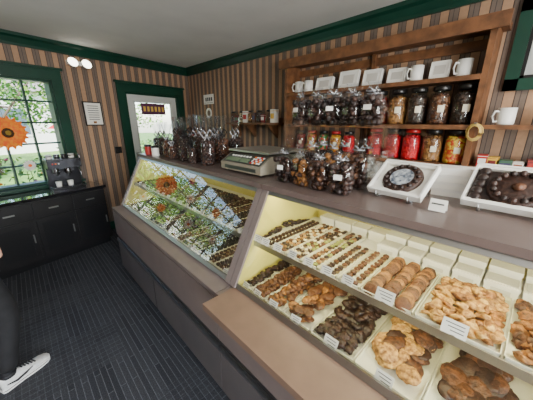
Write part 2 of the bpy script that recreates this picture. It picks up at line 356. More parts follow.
up=[.968,.88,.80,.71,.62,.53,.44,.345,.165,-.048,-.255,-.48]
up=[u*(1.062 if u<.9 else 1) for u in up]; up[0]=.97
kinds=[('cluster',['dark','vdark'],.014),('cup',['dark'],.013),('cup',['tan','milk','white','dark'],.013),('cup',['green','white','milk','dark'],.013),('cup',['dark','tan','milk','green'],.014),
       ('cup',['dark','brown'],.014),('cup',['milk','brown'],.015),('patty',['milk','brown','peanut'],.028),('cluster',['tan','caramel','gold'],.021),('cluster',['brown','caramel'],.022),('disc',['dark'],.03)]
for i in range(len(up)-1):
    k=kinds[i]; y1=up[i]; y0=up[i+1]; tray(.85,y0+.003,y1-y0-.006,.46 if i<5 else .34,ZS+.0005,k[0],k[1],k[2])
lo=[.97,.90,.79,.67,.51,.31,.09,-.17,-.46]
kinds=[('cluster',['vdark','dark'],.015),('cluster',['brown','milk'],.014),('cluster',['milk','caramel','brown'],.019),('disc',['brown','milk','caramel'],.028),('cluster',['vdark','dark'],.022),('disc',['gold','dark','tan','brown'],.044),('disc',['vdark','dark','brown'],.05),('cluster',['vdark'],.025)]
for i in range(len(lo)-1):
    k=kinds[i]; y1=lo[i]; y0=lo[i+1]; tray(.745,y0+.003,y1-y0-.006,.60,ZD+.0005,k[0],k[1],k[2])
pool=[('cup',['dark'],.015),('square',['dark'],.015),('ball',['dark','vdark'],.014),('cup',['brown','dark'],.015),('square',['dark'],.015),('cluster',['dark'],.016),('ball',['vdark'],.015),('cup',['brown','dark'],.015)]
y=1.04; i=0
while y<2.82:
    k=pool[i%8]; tray(.85,y,.104,.46,ZS+.0005,k[0],k[1],k[2]); k=pool[(i*3+5)%8]; tray(.745,y,.104,.56,ZD+.0005,k[0],k[1],k[2]); y+=.11; i+=1
def tags(lst,name='price_tags'):
    b=B()
    for (x,y,z,w,h) in lst:
        old=b.T; b.T=Matrix.Translation((x,y,z))@Matrix.Rotation(math.radians(28),4,'Y')@Matrix.Rotation(R(-.15,.15),4,'Z')
        b.box(-.001,.001,-w/2,w/2,0,h,PAPER)
        for k in range(3): b.box(-.0014,-.001,-w*.38,w*(.38-.12*k),h*(.74-.24*k),h*(.80-.24*k),INK)
        b.T=old
        b.box(x-.001,x+.012,y-.006,y+.006,z-.004,z+.002,STEEL)
    b.obj(name)
tags([(.838,(up[i]+up[i+1])/2,ZS+.012,.05 if i<7 else .065,.036 if i<7 else .045) for i in range(11)]+[(.735,(lo[i]+lo[i+1])/2,ZD+.006,.05 if i<4 else .06,.036 if i<4 else .045) for i in range(8)])
tags([(.838,1.09+.11*i,ZS+.012,.045,.03) for i in range(16)]+[(.735,1.12+.22*i,ZD+.006,.05,.034) for i in range(8)])
b=B(); y=-.6
BOXS=mat('box_lid_grey',(206,204,196),.6)
z=ZS+.0005
while y<.46:
    w=R(.085,.1); b.box(1.21,1.29,y,y+w,z,z+.034,WHITE); b.box(1.207,1.292,y-.002,y+w+.002,z+.034,z+.046,PAPER); b.box(1.215,1.285,y+.004,y+w-.004,z+.0462,z+.05,BOXS)
    b.box(1.31,1.40,y,y+w,z,z+.055,WHITE); b.box(1.307,1.402,y-.002,y+w+.002,z+.055,z+.07,PAPER); b.box(1.2065,1.207,y+.02,y+w-.02,z+.01,z+.028,BOXS); y+=w+.012
while y<.88:
    w=R(.085,.1); b.box(1.32,1.40,y,y+w,z,z+.04,WHITE); b.box(1.317,1.402,y-.002,y+w+.002,z+.04,z+.055,PAPER); y+=w+.012
b.obj('white_candy_boxes',bevel=.002)
# ------------------------------------------------------------------ wall shelves
b=B(); xa,xbk=2.38,2.615; y0,y1=.34,2.18; ZT=2.25
b.box(xa-.02,xbk,y0-.04,y1+.04,ZT,ZT+.045,WOOD); b.box(xa-.04,xa-.015,y0-.06,y1+.06,ZT-.03,ZT+.06,WOOD)
for yy in (y0,y1-.035): b.box(xa,xbk,yy,yy+.035,1.30,ZT,WOOD)
b.box(xa+.19,xbk,1.22,1.25,1.30,ZT,WOOD)
for z in (1.965,1.63,1.335): b.box(xa,xbk,y0+.035,y1-.035,z-.028,z,WOOD)
for z in (1.63,1.335): b.box(xa,xbk,-.95,y0,z-.028,z,WOOD)
for z in (1.965,1.63): b.box(xa-.006,xa,y0+.035,y1-.035,z-.034,z-.001,WOOD)
b.box(xbk-.02,xbk,y0,y1,ZT-.1,ZT-.03,WOOD)
b.obj('wall_shelving_unit')
b=B(); b.box(2.40,2.615,2.36,3.4,1.615,1.64,WOOD)
for yy in (2.5,2.95,3.3): b.ext([(2.42,1.615),(2.615,1.615),(2.615,1.44),(2.595,1.44)],yy,yy+.02,WOOD)
b.box(2.595,2.615,2.36,3.4,1.64,1.70,WOOD); b.obj('wall_shelf')
cols=[('dkred',(150,24,26),(80,12,16)),('choc',(60,34,24),(110,68,42)),('nuts',(168,116,64),(104,66,38)),('redc',(225,24,40),(165,8,26)),('mix',(60,30,24),(210,190,150)),('gold',(226,168,40),(190,90,24)),('green',(50,130,60),(210,50,40)),('multi',(214,70,30),(236,196,70)),('dark2',(34,22,18),(64,42,30))]
JM={k:mat('jar_'+k,c,.35,col2=c2,scale=55,vor=True,bump=.8) for k,c,c2 in cols}
LID=mat('jar_lid_black',(26,24,24),.3); LIDR=mat('jar_lid_red',(165,26,30),.35); LAB=mat('jar_label',(224,214,190),.6)
def jar(x,y,z,r,h,k,lid=LID,label=True):
    b=B()
    b.lathe([(.0005,.004),(r*.93,.004),(r*.94,h*.1),(r*.94,h*.70),(r*.8,h*.77),(.0005,h*.78)],JM[k],24,fn=lambda a,z:1+R(-.012,.012))
    for i in range(26):
        a=R(0,6.28); q=R(0,.75)*r; b.blob((q*math.cos(a),q*math.sin(a),h*.78),r*.16,JM[k],.1,lvl=1)
    b.lathe([(.0005,0),(r*.96,0),(r,h*.03),(r,h*.72),(r*.93,h*.80),(r*.72,h*.86),(r*.72,h*.9)],JG,24)
    b.lathe([(r*.76,h*.88),(r*.78,h*.885),(r*.78,h*.985),(r*.74,h),(.0005,h)],lid,24)
    if label:
        n=7; vs=[];
        for i in range(n):
            a=math.pi*1.13+(i-3)*.10
            for zz in (h*.32,h*.50): vs.append((r*1.004*math.cos(a),r*1.004*math.sin(a),zz))
        b.add(vs,[(2*i,2*i+2,2*i+3,2*i+1) for i in range(n-1)],LAB,True)
    b.obj('candy_jar',(x,y,z))
ys=[.455,.615,.775,.935,1.095]
for y,k in zip(ys,['dark2','choc','dark2','nuts','dkred']): jar(2.49,y,1.6305,.076,.285,k)
for y,k,l in zip(ys,['multi','nuts','redc','redc','redc'],[LID,LID,LIDR,LID,LIDR]): jar(2.49,y,1.3355,.074,.255,k,l,label=(k!='redc'))
y=1.30
for i in range(5):
    jar(2.49,y+.07,1.6305,.062,.22,['multi','choc','gold','dkred','redc'][i],[LID,LIDR][i%2]); jar(2.49,y+.07,1.3355,.062,.22,['redc','gold','green','multi','dkred'][i],LIDR if i%2 else LID); y+=.155
def mug(x,y,z,m,r=.042,h=.095,rz=0):
    b=B(); b.lathe([(.0005,.0),(r*.9,0),(r,.01),(r,h),(r*.92,h),(r*.88,.012),(.0005,.012)],m,24)
    b.tube([(r*.95,0,h*.8),(r*1.45,0,h*.82),(r*1.7,0,h*.5),(r*1.4,0,h*.2),(r*.95,0,h*.22)],.007,m)
    b.obj('coffee_mug',(x,y,z),rz)
def giftbox(x,y,z,w,h,rz=0,c=WHITE,win=None):
    b=B(); old=b.T; b.T=Matrix.Rotation(math.radians(12),4,'Y')
    b.box(-.02,.02,-w/2,w/2,0,h,c); b.box(-.024,-.02,-w/2,w/2,0,.012,PAPER); b.box(-.024,-.02,-w/2,w/2,h-.012,h,PAPER); b.box(-.024,-.02,-w/2,-w/2+.012,0,h,PAPER); b.box(-.024,-.02,w/2-.012,w/2,0,h,PAPER)
    b.box(-.0215,-.02,-w*.3,w*.3,h*.25,h*.75,win or mat('box_window',(200,196,188),.3)); b.T=old
    b.obj('gift_box',(x,y,z),rz,.003)
for y,w,h in [(.66,.13,.13),(.98,.15,.12),(1.20,.17,.14),(1.44,.2,.16),(1.72,.2,.13)]: giftbox(2.50,y,1.97,w,h)
for y in (.50,.82,1.92,2.05): mug(2.49,y,1.9655,WHITE,rz=2.4,h=.12,r=.048)
mug(2.46,.20,1.6305,WHITE,.05,.11,2.2); mug(2.48,.0,1.6305,mat('blue_ceramic',(60,80,120),.3),.045,.1,2.2)
def carton(x,y,z,d,w,h,m,band,name='candy_carton'):
    b=B(); b.box(-d/2,d/2,-w/2,w/2,0,h,m); b.box(-d/2-.001,-d/2,-w*.4,w*.4,h*.3,h*.7,band); b.box(-d/2-.001,d/2+.001,-w/2-.001,w/2+.001,h*.86,h*.9,band); b.obj(name,(x,y,z),R(-.1,.1),.002)
cc=[(170,44,38),(214,170,60),(60,96,70),(225,222,214),(110,36,36),(60,60,90),(150,90,70)]
CM=[mat('carton_%d'%i,c,.5) for i,c in enumerate(cc)]
y=.3; i=0
while y>-.85:
    w=R(.045,.07); h=R(.05,.11); carton(2.48,y-w/2,1.3355,.1,w,h,CM[i%7],CM[(i+3)%7])
    if y<-.12: carton(2.48,y-w/2,1.6305,.1,w,R(.08,.16),CM[(i+2)%7],CM[(i+5)%7])
    y-=w+.008; i+=1
y=2.42; i=0
while y<3.3:
    w=R(.06,.09)
    if i%2==1: jar(2.5,y+.05,1.6405,.045,.16,['choc','dark2','nuts','mix'][i//2%4],label=False); y+=.1
    else: carton(2.5,y+w/2,1.6405,.08,w,R(.08,.17),[CM[3],CM[4],mat('carton_brown',(90,60,44),.5)][i//2%3],CM[(i+1)%7]); y+=w+.015
    i+=1
b=B(); YR=mat('yellow_ribbon',(206,176,96),.45)
for k in range(5):
    pts=[(0,math.cos(t*.5236)*(.032+.004*k)+R(-.003,.003),math.sin(t*.5236)*(.045+.004*k)) for t in range(13)]
    b.tube([(p[0]+k*.004,p[1],p[2]) for p in pts],.003,YR,6)
b.cb((.005,0,.062),(.05,.012,.012),STEEL); b.obj('ribbon_loop',(2.345,.34,1.58))
b=B(); b.box(2.12,2.60,-1.0,2.3,0,.96,MAUVED); b.box(2.09,2.60,-1.0,2.3,.96,1.0,TOPM)
for k in range(6): b.box(2.11,2.12,-.95+k*.55,-.45+k*.55,.15,.9,MAUVE); b.box(2.10,2.11,-.75+k*.55,-.65+k*.55,.8,.815,STEEL)
b.obj('back_counter')
for y,n in [(.75,5),(.42,6),(.08,6),(-.28,5)]:
    b=B()
    for k in range(n): b.box(-.13,.13,-.15+R(-.01,.01),.15,k*.05,k*.05+.046,PAPER); b.box(-.132,.132,-.152,.152,k*.05+.034,k*.05+.047,WHITE)
    b.obj('candy_box_stack',(2.32,y,1.0),R(-.08,.08))
b=B(); a0,a1,z0,z1=-.27,1.05,1.86,2.42
t=.075
b.box(a0,a1,-.03,0,z0,z0+t,GREEN); b.box(a0,a1,-.03,0,z1-t,z1,GREEN); b.box(a0,a0+t,-.03,0,z0,z1,GREEN); b.box(a1-t,a1,-.03,0,z0,z1,GREEN)
b.box(a0+t,a1-t,-.008,0,z0+t,z1-t,mat('shade_fabric',(196,200,198),.6,col2=(170,174,174),scale=3)); b.box(a0+t,a0+t+.02,-.02,0,z0+t,z1-t,BLACK); b.box(a0+t,a1-t,-.02,0,z0+t,z0+t+.02,BLACK)
b.box((a0+a1)/2-.015,(a0+a1)/2+.015,-.02,0,z0+t,z1-t,GREEN)
b.obj('window_3',(XW,0,0),-math.pi/2)
b=B(); b.box(-.004,0,-.16,.16,-.08,.08,PAPER); b.box(-.006,-.004,-.14,.14,-.06,-.055,INK)
for k in range(4): b.box(-.006,-.004,-.12+.06*k,-.08+.06*k,-.03,.03,INK)
b.obj('wall_sign',(XW-.002,4.2,2.03))
b=B(); b.T=Matrix.Rotation(math.radians(-90),4,'Y'); b.lathe([(.0005,.012),(.06,.012),(.085,.022),(.085,.004),(.0005,0)],WHITE,24); b.lathe([(.0005,.0135),(.05,.0135)],mat('plate_motif',(120,100,90),.6),24); b.obj('wall_plate',(XW-.002,4.2,1.80))
b=B(); b.box(-1.90,-1.66,-.018,0,1.60,1.92,BLACK); b.box(-1.885,-1.675,-.02,-.018,1.615,1.905,PAPER)
for k in range(7): b.box(-1.85,-1.71,-.0215,-.02,1.86-k*.03,1.868-k*.03,INK)
b.box(-1.80,-1.76,-.0215,-.02,1.63,1.66,CH['caramel']); b.obj('framed_notice',FWL,AN)
b=B(); b.box(-1.56,-1.46,-.012,0,1.18,1.28,BLACK)
for k in range(2): b.box(-1.545+k*.04,-1.515+k*.04,-.02,-.012,1.21,1.25,GROOVE)
b.obj('light_switch',FWL,AN,.002)
b=B(); b.box(-1.99,-1.75,-.05,0,2.36,2.41,WHITE); BUL=mat('lamp_lens',(255,250,235),.3,emit=7)
for s in (-1.95,-1.79):
    old=b.T; b.T=Matrix.Translation((s,-.06,2.37))@Matrix.Rotation(math.radians(70),4,'X')
    b.lathe([(.0005,-.03),(.03,-.03),(.058,.03),(.058,.045)],WHITE,20); b.lathe([(.055,.043),(.03,.052),(.0005,.055)],BUL,20); b.T=old
b.obj('emergency_light',FWL,AN)
# ------------------------------------------------------------------ cabinet under window
GLOSSB=mat('polished_black_top',(26,25,27),.06,coat=1)
b=B()
cx0,cx1=-4.4,-2.03; d=.46; nc=6
b.box(cx0,cx1,-d,-.065,.08,.80,BLACKW); b.box(cx0+.02,cx1-.02,-d+.04,-.07,0,.08,BLACK); b.box(cx0-.02,cx1+.02,-d-.025,-.063,.80,.835,GLOSSB)
for k in range(nc):
    w=(cx1-cx0)/nc; a=cx0+k*w
    b.box(a+.012,a+w-.012,-d-.018,-d,.12,.58,BLACKW); b.box(a+.06,a+w-.06,-d-.022,-d-.018,.17,.53,BLACK)
    b.box(a+.012,a+w-.012,-d-.018,-d,.60,.78,BLACKW); b.box(a+w*.38,a+w*.62,-d-.035,-d-.018,.68,.695,STEEL)
    b.box(a+w-.05,a+w-.038,-d-.035,-d-.018,.32,.42,STEEL)
b.obj('black_cabinet',FWL,AN,.003)
CHR=mat('chrome',(120,120,125),.2,1); DKM=mat('dark_metal',(32,32,36),.3,.8)
b=B()
b.box(-.17,.17,-.14,.14,.0,.035,DKM); b.box(-.155,.155,-.135,.02,.035,.045,CHR)
b.box(-.17,.17,.03,.14,.035,.36,DKM); b.box(-.17,.17,-.13,.14,.27,.38,DKM); b.box(-.16,.16,-.134,-.13,.285,.365,DKM)
for sx in (-.09,.03):
    b.cyl((sx,-.06,.225),.032,.045,CHR); b.cyl((sx,-.06,.205),.036,.02,BLACK); b.tube([(sx,-.09,.215),(sx,-.17,.20)],.011,BLACK); b.tube([(sx,-.06,.205),(sx,-.06,.18)],.008,CHR)
    b.cyl((sx,-.06,.0455),.028,.06,WHITE,16,.034)
b.tube([(.13,-.10,.27),(.145,-.13,.20),(.15,-.13,.10)],.006,CHR)
for k in range(4): b.cyl((-.12+k*.075,-.0,.38),.03,.05,[WHITE,CHR,BLACK,WHITE][k],14,.034)
for q in (-.165,.165): b.tube([(q,-.12,.38),(q,-.12,.42),(q,.13,.42),(q,.13,.38)],.005,CHR,6)
b.tube([(-.165,-.12,.42),(.165,-.12,.42)],.005,CHR,6)
for k in range(3): b.blob((-.12+k*.03,-.136,.33),.009,[RED,YEL,WHITE][k],lvl=2)
b.obj('espresso_machine',FW(-2.36,-.25,.836),AN-.15,.004)
def flower(r,pet,n0=18,heart=True):
    b=B(); b.T=Matrix.Rotation(math.radians(90),4,'X')
    for ring,(n,l,z) in enumerate([(n0,1,0),(n0,.86,.006),(n0-4,.68,.012)]):
        for i in range(n):
            a=2*math.pi*(i+.5*ring)/n; old=b.T; b.T=old@Matrix.Rotation(a,4,'Z')
            L_=r*l; w=r*.17
            b.add([(r*.25,-w*.4,z+.004),(r*.25,w*.4,z+.004),(L_*.7,w,z+.012),(L_*.7,-w,z+.012),(L_,0,z)],[(0,3,2,1),(3,4,2)],pet,True); b.T=old
    b.blob((0,0,.01),r*.3,mat('flower_centre',(70,44,24),.8,bump=.6,scale=80) if heart else YEL,.05,(1,1,.3),3)
    if heart: b.blob((0,0,.02),r*.16,mat('flower_heart',(150,120,40),.8),.05,(1,1,.35),2)
    b.T=Matrix.Identity(4)
    return b
b=flower(.195,YEL); b.tube([(0,.02,.60),(0,.02,.05)],.002,BLACK,5); b.obj('hanging_sunflower',FW(-2.74,-.04,1.53),AN)
for (x,z,r,m) in [(-2.62,1.14,.07,WFL),(-2.95,1.2,.08,YEL),(-3.2,1.65,.09,WFL),(-3.5,1.3,.09,WFL),(-3.75,1.8,.1,YEL),(-4.05,1.4,.09,WFL),(-3.0,1.9,.07,PINKF)]:
    b=flower(r,m,12,False); b.obj('window_flower_decoration',FW(x,-.03,z),AN)
# ------------------------------------------------------------------ on the counter
ZC=1.3285
def bag(x,y,w,h,cont,rib,z=ZC,rz=0):
    b=B(); body=h*.56; r=w/2
    sq=lambda a,z:(1/ max(abs(math.cos(a)),abs(math.sin(a))))**.55*(1+.05*math.sin(a*7+z*60))
    nl=int(body/(r*.40))
    for k in range(nl):
        for j in range(8):
            a=j*.785+k*.4; q=r*R(.66,.84); b.blob((math.cos(a)*q,math.sin(a)*q,r*.3+k*body*.86/nl),r*R(.3,.38),random.choice(cont),.15)
    for j in range(10): b.blob((R(-.4,.4)*r,R(-.4,.4)*r,body*.88),r*.33,random.choice(cont),.15)
    b.lathe([(.0005,0),(r*.9,.002),(r,.02),(r*1.04,body*.7),(r*.8,body*.93),(r*.16,body*1.08),(r*.14,body*1.12),(r*.55,body*1.4),(r*.9,h)],FILM,28,fn=lambda a,z: sq(a,z) if z<body*.95 else 1+(.18*math.sin(a*6)+.1*math.sin(a*11))*min(1,(z-body*.95)/(h*.2)))
    b.lathe([(r*.19,body*1.07),(r*.21,body*1.1),(r*.19,body*1.13)],rib,14)
    for s in (-1,1):
        b.tube([(0,0,body*1.1),(-.01,s*r*.5,body*1.32),(-.015,s*r*.95,body*1.18),(-.01,s*r*.5,body*1.02),(0,0,body*1.1)],.006,rib,6)
        b.tube([(-.01,0,body*1.1),(-r*.5,s*r*.3,body*.95),(-r*.95,s*r*.5,body*.7)],.005,rib,6)
    b.obj('cellophane_candy_bag',(x,y,z),rz)
RB=[mat('ribbon_black',(24,20,22),.3),mat('ribbon_silver',(200,200,204),.25,.6),mat('ribbon_brown',(74,44,34),.35),mat('ribbon_red',(170,30,40),.35)]
DK=[CH['dark'],CH['vdark']]; ML=[CH['brown'],CH['dark']]
for (x,y,w,h,c,rb) in [(1.06,1.76,.10,.36,DK,1),(1.21,1.78,.10,.37,ML,0),(1.12,1.94,.11,.38,DK,2),(1.28,1.96,.10,.37,DK,1),(1.05,2.10,.10,.35,DK,0),(1.20,2.12,.11,.38,ML,1),(1.36,2.14,.1,.37,DK,0),(1.08,2.28,.10,.36,DK,2),(1.25,2.31,.1,.38,DK,0),(1.05,2.44,.10,.30,ML,1),(1.19,2.48,.11,.37,DK,0),(1.34,2.5,.11,.37,DK,2),(1.1,2.66,.10,.32,DK,0),(1.28,2.68,.11,.35,ML,0),(1.12,2.84,.10,.30,DK,1),(1.38,2.82,.1,.33,DK,0),(1.38,1.82,.11,.36,DK,1),(1.02,1.93,.07,.24,DK,0),(1.02,2.29,.06,.22,ML,1)]:
    bag(x,y,w,h,c,RB[rb],rz=R(0,1))
for (x,y,c) in [(.98,2.6,3),(.98,2.78,0)]: 
    b=B(); b.cyl((0,0,0),.035,.09,CM[c]); b.lathe([(.037,.08),(.037,.1),(.0005,.1)],LID,20); b.obj('treat_tin',(x,y,ZC))
b=B(); SB=mat('scale_body',(140,132,116),.45); SP=mat('scale_panel',(50,54,50),.3); LCD=mat('lcd',(110,128,100),.2)
b.ext([(-.20,.012),(-.20,.06),(-.11,.115),(.20,.115),(.20,.012)],-.205,.205,SB)
old=b.T; th=math.atan2(.055,.09); b.T=Matrix.Translation((-.155,0,.0885))@Matrix.Rotation(-th,4,'Y')
b.box(-.045,.045,-.19,.19,0,.003,SP); b.box(-.035,.002,.03,.17,.003,.005,LCD); b.box(-.035,.002,-.06,.02,.003,.005,LCD)
for i in range(4):
    for j in range(5): b.box(-.034+i*.018,-.022+i*.018,-.175+j*.019,-.162+j*.019,.003,.006,[WHITE,WHITE,YEL,WHITE,RED][(i+j)%5])
for j in range(7): b.box(.014,.028,-.05+j*.03,-.032+j*.03,.003,.006,WHITE)
b.T=old
b.box(-.2015,-.2,-.16,.16,.022,.045,SP)
for sx in (-.16,.16):
    for sy in (-.16,.16): b.cyl((sx,sy,0),.015,.013,BLACK,12)
b.cyl((.05,0,.115),.05,.014,BLACK); b.box(-.13,.22,-.205,.205,.129,.139,STEEL); b.box(-.13,.22,-.205,.205,.139,.142,mat('steel_platter',(170,166,156),.35,.7))
b.obj('digital_scale',(1.22,1.32,ZC),.0,.004)
ACR=glassmat('acrylic',(244,248,248),.05,.5,.03,2.5)
b=B(); zt=.30
for q in ((0,.30,0,.52,zt,zt+.006),(0,.004,0,.52,zt,zt+.03)): b.box(*q,ACR)
for sy in (.0,.514): b.box(0,.30,sy,sy+.006,0,zt,ACR)
b.obj('acrylic_riser',(1.14,.52,ZC))
def smallbag(x,y,z,w,h,c,rz,tag=True):
    b=B(); r=w/2
    for k in range(6):
        for j in range(8):
            b.blob((R(-.6,.6)*r*.75,R(-.8,.8)*r,r*.25+k*h*.11),r*R(.22,.32),random.choice(c),.15)
    b.lathe([(.0005,0),(r*.8,.001),(r,.012),(r*1.02,h*.5),(r*.85,h*.68),(r*.3,h*.78),(r*.25,h*.81),(r*.6,h)],FILM,24,fn=lambda a,z:(.68+.32*abs(math.sin(a)))*(1+.05*math.sin(a*9+z*80)))
    b.lathe([(r*.24,h*.78),(r*.27,h*.795),(r*.24,h*.81)],RB[1],12)
    for s in (-1,1): b.tube([(0,0,h*.8),(-.008,s*r*.35,h*.88),(-.012,s*r*.6,h*.8),(0,0,h*.79)],.004,RB[1],6)
    if tag: b.cb((-r*.75,0,h*.42),(.002,r*.7,h*.12),PAPER,RY(.1))
    b.obj('cellophane_candy_bag',(x,y,z),rz)
for i,(x,y) in enumerate([(1.05,.60),(1.05,.72),(1.06,.84),(1.06,.96),(1.20,.60),(1.20,.74),(1.21,.88),(1.34,.62),(1.34,.76),(1.34,.9)]):
    smallbag(x,y,ZC,.11,.20 if i<4 else .24,[DK,ML,[CH['caramel'],CH['dark']]][i%3],R(-.3,.3),i%3==0)
for i in range(9):
    smallbag(1.22+.14*(i%2),.57+.052*i,ZC+zt+.0065,.11,.19,[DK,ML][i%2],R(-.3,.3),i%4==0)
def platter(x,y,w,d,rz,kind,tilt):
    b=B(); ta=math.tan(math.radians(tilt))
    for s in (-1,1):
        b.tube([(-.06,s*w*.3,0),(.08,s*w*.3,ta*.14)],.003,STEEL,6); b.tube([(.08,s*w*.3,ta*.14),(.12,s*w*.3,0)],.003,STEEL,6); b.tube([(-.06,s*w*.3,.003),(.12,s*w*.3,.003)],.003,STEEL,6)
        b.tube([(-.06,s*w*.3,.003),(-.085,s*w*.3,.004),(-.088,s*w*.3,.03)],.003,STEEL,6)
    b.T=Matrix.Translation((-.07,0,.012))@Matrix.Rotation(math.radians(-tilt),4,'Y')
    h=.03
    b.box(0,d,-w/2,w/2,0,.004,WHITE)
    for q in ((0,.008,-w/2,w/2),(d-.008,d,-w/2,w/2),(0,d,-w/2,-w/2+.008),(0,d,w/2-.008,w/2)): b.box(*q,.004,h,WHITE)
    b.box(.008,.022,-w/2+.008,w/2-.008,.004,h-.006,PAPER); b.box(d-.022,d-.008,-w/2+.008,w/2-.008,.004,h-.006,PAPER)
    if kind==0:
        b.box(.022,d-.022,-w/2+.01,w/2-.01,.004,.012,PAPER)
        b.lathe([(.0005,.028),(min(w,d)*.40,.028),(min(w,d)*.43,.02),(min(w,d)*.43,.004)],CH['dark'],32,(d/2,0,0))
        b.lathe([(.0005,.0295),(.048,.0295)],mat('printed_label',(190,196,200),.5,col2=(60,70,90),scale=60),24,(d/2,0,0))
        for k in range(14): a=k*.449; b.blob((d/2+math.cos(a)*min(w,d)*.34,math.sin(a)*min(w,d)*.34,.03),.009,CH['vdark'],.1)
    else:
        b.box(.022,d-.022,-w/2+.01,w/2-.01,.004,.012,CH['vdark'])
        b.lathe([(.0005,.026),(min(w,d)*.40,.026),(min(w,d)*.42,.02),(min(w,d)*.42,.004)],CH['dark'],32,(d/2,0,0))
        for k in range(16): a=k*.393; b.blob((d/2+math.cos(a)*min(w,d)*.33,math.sin(a)*min(w,d)*.33,.029),.012,CH['vdark' if k%2 else 'dark'],.1)
        for s in (-1,1):
            for i in range(5): b.blob((.035+i*(d-.07)/4,s*(w/2-.035),.02),.019,CH['vdark'],.12,(1,1,.6))
        b.lathe([(.0005,.028),(.02,.032),(.0005,.036)],CH['milk'],14,(d/2,0,0))
    b.T=Matrix.Identity(4)
    b.obj('chocolate_platter_box',(x,y,ZC),rz)
platter(1.20,.385,.23,.19,-.12,0,38); platter(1.28,.02,.29,.21,-.05,1,36)
for n,(x,y) in enumerate([(1.09,.215),(1.12,-.14)]):
    b=B(); b.cb((0,0,.024),(.002,.055,.045),PAPER,RY(.35)); b.cb((.016,0,.024),(.002,.055,.045),PAPER,RY(-.35)); b.cb((-.003,.0,.03),(.001,.04,.005),INK,RY(.35)); b.obj('price_card',(x,y,ZC+.0))
b=B()
for i in range(4): b.box(-.055,.055,-.07,.07,i*.032,i*.032+.03,PAPER); b.box(-.057,.057,-.072,.072,i*.032+.02,i*.032+.031,WHITE)
b.obj('candy_box_stack',(1.41,.24,ZC),.1)
# ------------------------------------------------------------------ added fill lamps in unseen ceiling fixtures (off frame)
for (x,y) in [(-1.1,-1.2),(.7,-1.3),(1.9,-1.1)]:
    b=B(); b.lathe([(.0005,-.06),(.16,-.055),(.2,-.02),(.2,0)],mat('diffuser',(250,246,236),.5,emit=1.5),28); b.lathe([(.205,-.02),(.21,0)],STEEL,28); b.obj('fill_lamp_fixture',(x,y,H-.001))
    area('room_fill',(x,y,H-.08),(0,0,0),.35,.35,40,(1,.94,.84))
area('window_fill',(-.2,-2.6,1.4),(math.radians(108),0,0),2.8,1.4,330,(.98,.99,1))  # added area light outside the near window, tilted up to brighten the ceiling
# ------------------------------------------------------------------ person
SKIN=mat('skin',(196,150,126),.5); SHIRT=mat('white_shirt',(226,226,224),.8,col2=(214,214,214),scale=30,bump=.1); PANT=mat('black_trousers',(20,20,23),.8,col2=(28,28,31),scale=20); HAIR=mat('brown_hair',(60,40,28),.6,col2=(84,58,40),scale=60)
base=Vector((-.395,2.16,0)); fv=Vector((.882,.471,0)); lv=Vector((-.471,.882,0))
def P(f,l,z): return base+fv*f+lv*l+Vector((0,0,z))
root=bpy.data.objects.new('standing_person',None); scene.collection.objects.link(root)
def skinmesh(pts,edges,rad,rootidx,sub,matfn,mats,name):
    me=bpy.data.meshes.new(name+'_s'); me.from_pydata([tuple(p) for p in pts],edges,[]); o=bpy.data.objects.new(name+'_s',me); scene.collection.objects.link(o)
    o.modifiers.new('skin','SKIN'); 
    sv=me.skin_vertices[0].data if me.skin_vertices else None
    if sv is None:
        bm=bmesh.new(); bm.from_mesh(me); bm.verts.layers.skin.verify(); bm.to_mesh(me); bm.free(); sv=me.skin_vertices[0].data
    for i,r in enumerate(rad):
        sv[i].radius=r if isinstance(r,tuple) else (r,r); sv[i].use_root=(i==rootidx)
    s=o.modifiers.new('sub','SUBSURF'); s.levels=sub; s.render_levels=sub
    dg=bpy.context.evaluated_depsgraph_get(); dg.update(); m2=bpy.data.meshes.new_from_object(o.evaluated_get(dg)); bpy.data.objects.remove(o)
    m2.materials.clear()
    for m in mats: m2.materials.append(m)
    for p in m2.polygons: p.material_index=matfn(p.center); p.use_smooth=True
    ob=bpy.data.objects.new(name,m2); scene.collection.objects.link(ob); ob.parent=root; return ob
RW=P(.10,-.17,1.00)
pts=[P(0,0,.98),P(0,0,1.12),P(.01,0,1.28),P(0,0,1.40),P(0,0,1.49),P(.02,0,1.56),
 P(0,-.095,.90),P(.10,-.11,.50),P(.01,-.11,.10), P(0,.095,.90),P(.02,.11,.50),P(-.06,.12,.10),
 P(0,-.17,1.40),P(-.05,-.23,1.14),RW, P(0,.17,1.40),P(-.03,.24,1.13),P(.03,.25,.89)]
ed=[(0,1),(1,2),(2,3),(3,4),(4,5),(0,6),(6,7),(7,8),(0,9),(9,10),(10,11),(3,12),(12,13),(13,14),(3,15),(15,16),(16,17)]
rd=[.14,.125,.14,.11,.055,.05,.10,.075,.055,.10,.075,.055,.062,.05,.034,.062,.05,.034]
def bm_(c):
    l=(Vector(c)-base).dot(lv)
    if c[2]>1.47 : return 2
    if c[2]<.96 and abs(l)<.21: return 1
    return 0
